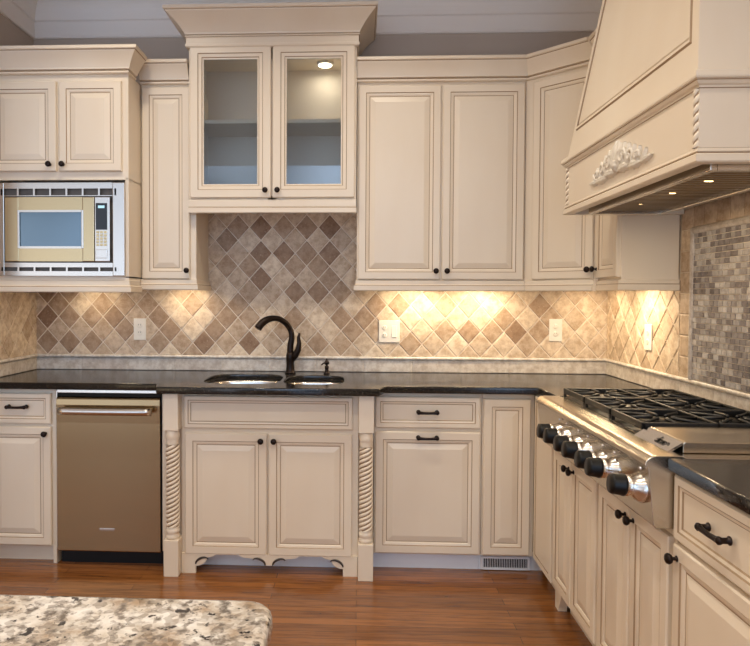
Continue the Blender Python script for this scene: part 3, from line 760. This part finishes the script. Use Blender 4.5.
outlet('white wall outlet on the tile under the narrow single-door cabinet', (-1.402, YT, 1.288), .080)
outlet('wide double white plate with outlet and switch right of the faucet', (.200, YT, 1.283), .132, 0, ('d', 'r'))
outlet('white wall outlet on the back wall near the right corner', (1.238, YT, 1.298), .080)
outlet('white wall outlet on the right side wall under the hood-side cabinet', (XR+YT, -.600, 1.292), .085, -PI/2)

# ------------------------------------------------------------------ rangetop
Y0, Y1 = -.950, -2.146
rg = thing('rangetop', 'stainless professional gas rangetop with black grates on right counter', 'rangetop')
# section (x, z): landing, bullnose, slanted control panel
pr = [(1.545, .82), (1.545, 1.020), (.985, 1.020), (.975, 1.026), (.905, 1.026)]
pr += [(.905-.040*math.sin(a)-.0, 1.026-.028+.028*math.cos(a)) for a in [PI*k/14 for k in range(1, 9)]]
pr += [(.874, .990), (.892, .815), (.900, .806), (.96, .806), (.96, .82)]
n = len(pr); mb = MB()
mb.add([(x, Y0, z) for x, z in pr]+[(x, Y1, z) for x, z in pr], [tuple(range(n)), tuple(range(2*n-1, n-1, -1))]+[(i, n+i, n+(i+1) % n, (i+1) % n) for i in range(n)])
obj('chassis', mb, STEELR, rg, bevel=.0015)
obj('burner_deck', MB().cbox(.995, 1.515, -1.835, -.962, 1.018, 1.024, .002), BLACKP, rg)
obj('rear_trim', MB().cbox(1.520, 1.546, Y1, Y0, 1.015, 1.050, .004), STEELR, rg)
# grates and burners
gy = [-.962, -1.252, -1.544, -1.834]
for s in range(3):
    ya, yb_ = gy[s]-.004, gy[s+1]+.004; x0, x1 = .992, 1.512; z0, z1 = 1.040, 1.066; w = .012; mb = MB()
    for x in (x0, (x0+x1)/2-w/2, x1-w): mb.cbox(x, x+w, yb_, ya, z0, z1, .003)
    for y in (ya-w, yb_): mb.cbox(x0, x1, y, y+w, z0, z1, .003)
    yc = (ya+yb_)/2
    for cx in (x0+(x1-x0)*.25, x0+(x1-x0)*.75):
        for a in range(8):
            t = a*PI/4; c, s_ = math.cos(t), math.sin(t); q = .125 if a % 2 == 0 else .150
            mb.tube([(cx+c*.034, yc+s_*.034, z1-.006), (cx+c*.05, yc+s_*.05, z1-.005), (cx+c*min(q, .129/max(abs(c), 1e-3)), yc+s_*min(q, .138/max(abs(s_), 1e-3)), z1-.008)], .0065, 6)
    for x in (x0, x1-w):
        for y in (ya-w, yb_): mb.box(x, x+w, y, y+w, 1.023, z0)
    obj('grate', mb, IRON, rg)
    for cx in (x0+(x1-x0)*.25, x0+(x1-x0)*.75):
        bu = obj('burner', MB().lathe([(.060, 1.023), (.058, 1.030), (.046, 1.033), (.046, 1.042), (.040, 1.044)], (cx, yc, 0), n=28), IRON, rg)
        obj('burner_cap', MB().lathe([(.042, 1.043), (.043, 1.048), (.038, 1.053), (0, 1.054)], (cx, yc, 0), n=28), BLACKP, bu)
# griddle cover
mb = MB(); gp = [(1.005, 1.021), (1.005, 1.050), (1.012, 1.056), (1.500, 1.056), (1.510, 1.050), (1.510, 1.021)]; n = len(gp)
ya, yb_ = -1.842, -2.085
mb.add([(x, ya, z) for x, z in gp]+[(x, yb_, z) for x, z in gp], [tuple(range(n)), tuple(range(2*n-1, n-1, -1))]+[(i, n+i, n+(i+1) % n, (i+1) % n) for i in range(n)])
gcv = obj('griddle_cover', mb, STEELR, rg, bevel=.003)
lg = MB().add([(.958, ya, 1.026), (1.004, ya, 1.054), (1.004, ya, 1.046), (.964, ya, 1.021), (.958, yb_, 1.026), (1.004, yb_, 1.054), (1.004, yb_, 1.046), (.964, yb_, 1.021)], [(0, 1, 2, 3), (7, 6, 5, 4), (0, 4, 5, 1), (1, 5, 6, 2), (2, 6, 7, 3), (3, 7, 4, 0)])
nm = obj('name_strip', lg, CHROME, gcv)
# worn dark script on the strip
sq = []; u = 0
dirx, dirz = .046, .028
def onstrip(y, h): return (.958+dirx*h-.0012, y, 1.026+dirz*h+.0016)
mb = MB()
def stroke(pp): mb.tube([onstrip(y, h) for y, h in pp], .0014, 6)
yS = -1.975
def circ(y, h, ry, rh, a0, a1, n=10): return [(y+ry*math.cos(a0+(a1-a0)*k/n), h+rh*math.sin(a0+(a1-a0)*k/n)) for k in range(n+1)]
for i, (a, b) in enumerate(((.3, 6.0), (0, 2*PI), (.9, 5.4), (0, 2*PI), (1.4, 3.4))):
    stroke(circ(yS-.016*i, .42, .0065, .16, a, b))
stroke([(yS-.0065, .80), (yS-.0065, .28)]); stroke([(yS-.0225, .56), (yS-.0225, .28)])
obj('script', mb, BLACKP, nm)
# knobs
kx, kz = .883, .918
for y in (-1.290, -1.388, -1.530, -1.632, -1.782, -1.886, -2.085):
    ax = (-.994, 0, .103); o_ = (kx, y, kz-.004)
    kb = obj('burner_knob', MB().lathe([(.030, .052), (.0345, .056), (.0345, .062), (.0325, .066), (.0315, .092), (.029, .098), (0, .099)], o_, ax, 24), BLACKP, rg)
    obj('bezel', MB().lathe([(.048, -.004), (.048, .004), (.044, .014), (.036, .026), (.033, .040), (.033, .055)], o_, ax, 28), STEELT, kb)
    obj('bezel_highlight', MB().lathe([(.0065, 0), (.0065, .004), (.004, .007)], (kx-.012, y-.020, kz+.060), ax, 12), CHROME, kb)  # chrome dot added as the highlight of the bezel

# ------------------------------------------------------------------ range hood
HX = .990; HY0, HY1 = -.925, -2.160
hd = thing('range_hood', 'cream mantel range hood with carved leaf applique over the rangetop', 'range hood')
mb = MB(); hp = [(XR-.020, HY0), (HX+.014, HY0), (HX+.014, HY1), (XR-.002, HY1)]
# shell walls of the mantel
mb.sweep([(XR-.020, HY0-.034), (HX+.034, HY0-.034), (HX+.034, HY1+.034), (XR-.020, HY1+.034)], [(0, 1.905), (.020, 1.905), (.020, 2.14), (0, 2.14)]); mb.box(HX+.036, XR-.021, HY1+.036, HY0-.036, 2.12, 2.139)
obj('mantel', mb, CREAM, hd)
def hs_path():  # walk so that the outside lies on the right hand
    return [(XR-.018, HY0-.016), (HX+.016, HY0-.016), (HX+.016, HY1+.016), (XR-.018, HY1+.016)]
bp = [(-.022, 1.900), (.012, 1.900), (.016, 1.904), (.016, 1.922), (.012, 1.926), (.008, 1.927), (.008, 1.931), (.011, 1.933), (.008, 1.942), (.002, 1.945), (-.002, 1.945), (-.022, 1.945)]
bm_ = [0, 0, 0, 0, 1, 1, 0, 0, 1, 0, 0, 0]
obj('bottom_molding', MB().sweep(hs_path(), bp, bm_), [CREAM, GLAZE], hd)
tp = [(-.022, 2.118), (.002, 2.118), (.004, 2.121), (.004, 2.127), (.012, 2.130), (.018, 2.138), (.018, 2.142), (.024, 2.144), (.026, 2.149), (.024, 2.164), (.018, 2.168), (-.022, 2.168)]
tm_ = [0, 1, 0, 0, 0, 1, 0, 0, 0, 0, 0, 0]
obj('ledge_molding', MB().sweep(hs_path(), tp, tm_), [CREAM, GLAZE], hd)
for y in (HY0-.028, HY1+.028):
    mb = MB(); rope(mb, HX+.016, y, 1.946, 2.117, .012, 2, -230., 24, 150, .004); obj('rope_molding', mb, [CREAM, GLAZE], hd)
# tapered chimney with a recessed panel frame
zb, zt_ = 2.162, 3.435; sl, sd = .135, .26
def chim(z, inset=0, out=0, yi=0): # front corners at height z
    h = z-zb; x = HX+.012+sl*h-out
    return x, HY0-.022-sd*h-yi, HY1+.022+sd*h+yi
mb = MB()
xa, fa_, na = chim(zb); xb_, fb_, nb_ = chim(zt_)
V = [(xa, fa_, zb), (xa, na, zb), (xb_, nb_, zt_), (xb_, fb_, zt_), (XR-.003, fa_, zb), (XR-.003, na, zb), (XR-.003, nb_, zt_), (XR-.003, fb_, zt_)]
# front face with nested frame
def fpt(z, side, yi, out):
    x, f, nn = chim(z, out=out); return (x, f-yi if side else nn+yi, z)
fr_rings = [(0, 0, 0, 0), (.118, .105, .090, 0), (.124, .110, .095, .006), (.134, .118, .103, .006), (.138, .121, .106, 0), (.142, .124, .110, -.004), (.147, .128, .114, .0)]
def fring(k):
    zi, yf, yn, out = fr_rings[k]; z0_, z1_ = zb+zi, zt_-(zi if k else 0)
    yf = yf*.45; yn = yn*.45
    return [fpt(z0_, 1, yf, out), fpt(z0_, 0, yn, out), fpt(z1_, 0, yn, out), fpt(z1_, 1, yf, out)]
vs = []; fs = []; mm = []
for k in range(len(fr_rings)): vs += fring(k)
for k in range(len(fr_rings)-1):
    for e in range(4): fs.append((k*4+e, k*4+(e+1) % 4, k*4+4+(e+1) % 4, k*4+4+e)); mm.append([0, 1, 0, 1, 1, 0][k])
j = (len(fr_rings)-1)*4; fs.append((j, j+1, j+2, j+3)); mm.append(0)
b = len(vs); vs += V[4:]
fs += [(0, 3, b+3, b), (1, b+1, b+2, 2), (3, 2, b+2, b+3), (0, b, b+1, 1), (b, b+3, b+2, b+1)]; mm += [0]*5
mb.add(vs, fs, mm); obj('chimney', mb, [CREAM, GLAZE], hd)
# carved applique
def leaf(mb, y, z, ang, L, w, lift=.012, curl=.3):
    n = 12; vs = []; c, s = math.cos(ang), math.sin(ang)
    for i in range(n+1):
        t = i/n; wd = w*(math.sin(PI*min(1, t*.92+.06))**.8)*(1+.22*math.sin(t*PI*7)); bend = curl*L*t*t
        for q, hh in ((-1, 0), (-.5, .75), (-.12, 1.), (0, .62), (.12, 1.), (.5, .75), (1, 0)):
            a = L*t; bb = q*wd+bend; dy = a*c-bb*s; dz = a*s+bb*c
            vs.append((HX+.0135-lift*hh*(.25+math.sin(PI*min(1, .15+t*.8)))*.9-(.006*t*t if hh else 0), y-dy, z+dz))
    fs = [(i*7+k, i*7+k+1, i*7+8+k, i*7+7+k) for i in range(n) for k in range(6)]
    mb.add(vs, fs, 0, 0., True)
mb = MB(); yc, zc = -1.560, 1.988
def scroll(y, z, r0, turns, a0, sg, w):
    q = []; rd = []; n = 26
    for k in range(n+1):
        t = k/n; a = a0+turns*2*PI*t; rr_ = r0*(1-.82*t); q.append((HX+.002-.010*t, y-sg*rr_*math.cos(a), z+rr_*math.sin(a))); rd.append(w*(.55+.45*math.sin(PI*min(1, t*1.3+.1)))*(1-.35*t))
    mb.tube(q, rd, 8)
for sg in (1, -1):
    f = (lambda a: a) if sg == 1 else (lambda a: PI-a)
    for d, dz, a, L, w, cu, li in ((.018, .0, 1.30, .104, .024, .22, .020), (.050, .0, 1.00, .092, .026, .40, .018), (.090, .0, .80, .074, .025, .60, .017), (.130, .0, .60, .060, .022, .70, .016), (.170, .0, .42, .050, .018, .7, .014), (.210, .0, .25, .048, .014, .5, .012),
                               (.010, .0, .20, .110, .020, -.15, .018), (.10, -.004, .08, .110, .018, -.10, .016), (.19, -.004, .02, .105, .013, .04, .012),
                               (.03, .055, .95, .045, .018, -.7, .020), (.075, .045, .50, .040, .016, -.8, .020)):
        leaf(mb, yc-sg*d, zc+dz, f(a), L, w, li, cu*sg)
    scroll(yc-sg*.066, zc+.044, .030, 1.4, -.6, sg, .0085); scroll(yc-sg*.132, zc+.034, .025, 1.4, -.6, sg, .0075); scroll(yc-sg*.192, zc+.022, .018, 1.3, -.6, sg, .006)
leaf(mb, yc, zc, PI/2, .118, .030, .022, 0); leaf(mb, yc, zc-.004, PI/2, .062, .040, .026, 0)
for k in range(7): mb.lathe([(.011, 0), (.010, .008), (.006, .013), (0, .014)], (HX+.010, yc-.15+.05*k, zc+.004), (-1, 0, 0), 12)
obj('carved_applique', mb, CREAMW, hd, fix=False)
# liner, baffles and lamps under the hood
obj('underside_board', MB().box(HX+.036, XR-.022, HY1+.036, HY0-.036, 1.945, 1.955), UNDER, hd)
mb = MB(); la, lb_, lc, ld = 1.055, 1.390, -2.115, -1.09
mb.cbox(la, la+.022, lc, ld, 1.882, 1.946, .003); mb.cbox(lb_-.022, lb_, lc, ld, 1.882, 1.946, .003); mb.box(la+.022, lb_-.022, ld-.022, ld, 1.883, 1.945); mb.box(la+.022, lb_-.022, lc, lc+.022, 1.883, 1.945)
ln = obj('liner', mb, STEELT, hd)
mb = MB(); k = 0; y = lc+.03
while y < ld-.05:
    mb.add([(la+.022, y, 1.925), (lb_-.022, y, 1.925), (lb_-.022, y+.010, 1.893), (la+.022, y+.010, 1.893), (lb_-.022, y+.022, 1.893), (la+.022, y+.022, 1.893), (lb_-.022, y+.030, 1.925), (la+.022, y+.030, 1.925)], [(0, 1, 2, 3), (3, 2, 4, 5), (5, 4, 6, 7)]); y += .036
obj('baffle_filter', mb, STEELK, ln, fix=False)
for y in (-1.34, -1.60, -1.86):
    obj('hood_lamp', MB().lathe([(.016, 1.930), (.016, 1.897), (.012, 1.8945), (0, 1.894)], (la+.13, y, 0), n=20), LAMPH, ln)

# ------------------------------------------------------------------ island
isl = thing('kitchen_island', 'kitchen island topped with speckled cream granite in the left foreground', 'island')
ix1, iy1 = -.126, -3.112; rc = .045
out = [(-1.70, iy1), (-1.70, -4.30), (ix1, -4.30)]+[(ix1-rc+rc*math.cos(a), iy1-rc+rc*math.sin(a)) for a in [PI/2*k/8 for k in range(9)]]
slabcurve('granite_top', out, [], ZC-.045, ZC, isl, GRANL, .014)
obj('island_body', MB().cbox(-1.66, -.20, -4.26, -3.20, .10, ZC-.046, .004).box(-1.60, -.26, -4.2, -3.26, 0, .10), CREAM, isl)
for a in (-1.64, -1.16, -.68):
    o = obj('panel', raised(.46, .80), [CREAM, GLAZE], isl, (a+.46, -3.20+.0, .13)); o.rotation_euler = (0, 0, PI)

for o in COL.objects:
    if o.parent is None and 'category' in o:
        k = o.name.split('.')[0]
        g = {'wall_cabinet': 'cream wall cabinets with raised-panel doors', 'base_cabinet': 'cream base cabinets under the counter', 'wall_outlet': 'white outlet plates on the tile', 'tile_backsplash': 'diamond tile backsplashes', 'countertop': 'black granite countertops'}.get(k)
        if g: o['group'] = g
# ------------------------------------------------------------------ light
def area(name, loc, size, power, col, rot=(0, 0, 0), sy=None, spread=PI):
    l = bpy.data.lights.new(name, 'AREA'); l.energy = power; l.color = col; l.size = size; l.spread = spread
    if sy: l.shape = 'RECTANGLE'; l.size_y = sy
    else: l.shape = 'DISK'
    o = bpy.data.objects.new(name, l); COL.objects.link(o); o.location = loc; o.rotation_euler = rot; return o
WARM = (1., .78, .50); CAN = (1., .88, .72)
for x, y in ((-1.15, -1.35), (.15, -1.35), (-1.15, -2.9), (.15, -2.9), (-.5, -4.6), (.7, -4.6)):
    area('can_light', (x, y, CZ-.01), .15, 12, CAN, spread=2.4)
for x in (.36, .76): area('under_cabinet_light', (x, -.16, 1.565), .30, 3.4, WARM, sy=.05)
area('under_cabinet_light', (1.38, -.62, 1.565), .11, 4.5, WARM)
area('under_cabinet_light', (1.40, -.22, 1.565), .09, 1.3, WARM)
area('under_cabinet_light', (-1.08, -.16, 1.565), .09, 1.3, WARM)
area('under_cabinet_light', (-1.66, -.20, 1.575), .09, 1.3, WARM)
area('puck_glow', (-.206, -.150, 2.898), .07, .5, (1, .9, .75))
for y in (-1.34, -1.60, -1.86): area('hood_glow', (1.205, y, 1.880), .03, 1.1, WARM)
# daylight from the open room behind; warm left side and noise added for reflections
w = bpy.data.worlds.new('World'); scene.world = w; w.use_nodes = True; t = w.node_tree
bg = t.nodes['Background']; bg.inputs[1].default_value = 1.0
tc_ = t.nodes.new('ShaderNodeTexCoord'); sp_ = t.nodes.new('ShaderNodeSeparateXYZ'); rp = t.nodes.new('ShaderNodeValToRGB')
t.links.new(tc_.outputs['Generated'], sp_.inputs[0])
mr = t.nodes.new('ShaderNodeMapRange'); mr.inputs[1].default_value = -1; mr.inputs[2].default_value = 1; t.links.new(sp_.outputs[0], mr.inputs[0]); t.links.new(mr.outputs[0], rp.inputs[0])
e = rp.color_ramp.elements; e[0].position = .12; e[0].color = (1.30, .98, .62, 1); e[1].position = .42; e[1].color = (1.28, 1.70, 2.35, 1)
nz = t.nodes.new('ShaderNodeTexNoise'); nz.inputs['Scale'].default_value = 3.2; nz.inputs['Detail'].default_value = 2; t.links.new(tc_.outputs['Generated'], nz.inputs['Vector'])
m2 = t.nodes.new('ShaderNodeMapRange'); m2.inputs[1].default_value = .38; m2.inputs[2].default_value = .62; m2.inputs[3].default_value = .25; m2.inputs[4].default_value = 1.75; t.links.new(nz.outputs['Fac'], m2.inputs[0])
t.links.new(rp.outputs[0], bg.inputs[0]); t.links.new(m2.outputs[0], bg.inputs[1])

# ------------------------------------------------------------------ camera
f, D, H, yaw, pitch, roll, ppx, ppy = 645.374, 4.1122, 1.4972, .0445, -.0260, .0042, 329.0, 314.2
cam = bpy.data.cameras.new('Camera'); co = bpy.data.objects.new('Camera', cam); COL.objects.link(co)
r_ = Vector((math.cos(yaw), math.sin(yaw), 0)); fw = Vector((-math.sin(yaw), math.cos(yaw), 0)); up = Vector((0, 0, 1))
f2 = fw*math.cos(pitch)+up*math.sin(pitch); u2 = up*math.cos(pitch)-fw*math.sin(pitch)
r3 = r_*math.cos(roll)+u2*math.sin(roll); u3 = u2*math.cos(roll)-r_*math.sin(roll)
M = Matrix((r3, u3, -f2)).transposed().to_4x4(); M.translation = Vector((0, -D, H)); co.matrix_world = M
cam.sensor_width = 36; cam.lens = f*36/750; cam.shift_x = (375-ppx)/750; cam.shift_y = (ppy-323)/750
cam.clip_start = .02
scene.camera = co
vs_ = scene.view_settings; vs_.view_transform = 'Standard'; vs_.look = 'None'; vs_.exposure = -0.08; vs_.gamma = 1; vs_.use_curve_mapping = False
scene.cycles.use_denoising = True; scene.cycles.max_bounces = 8
scene.cycles.sample_clamp_indirect = 6
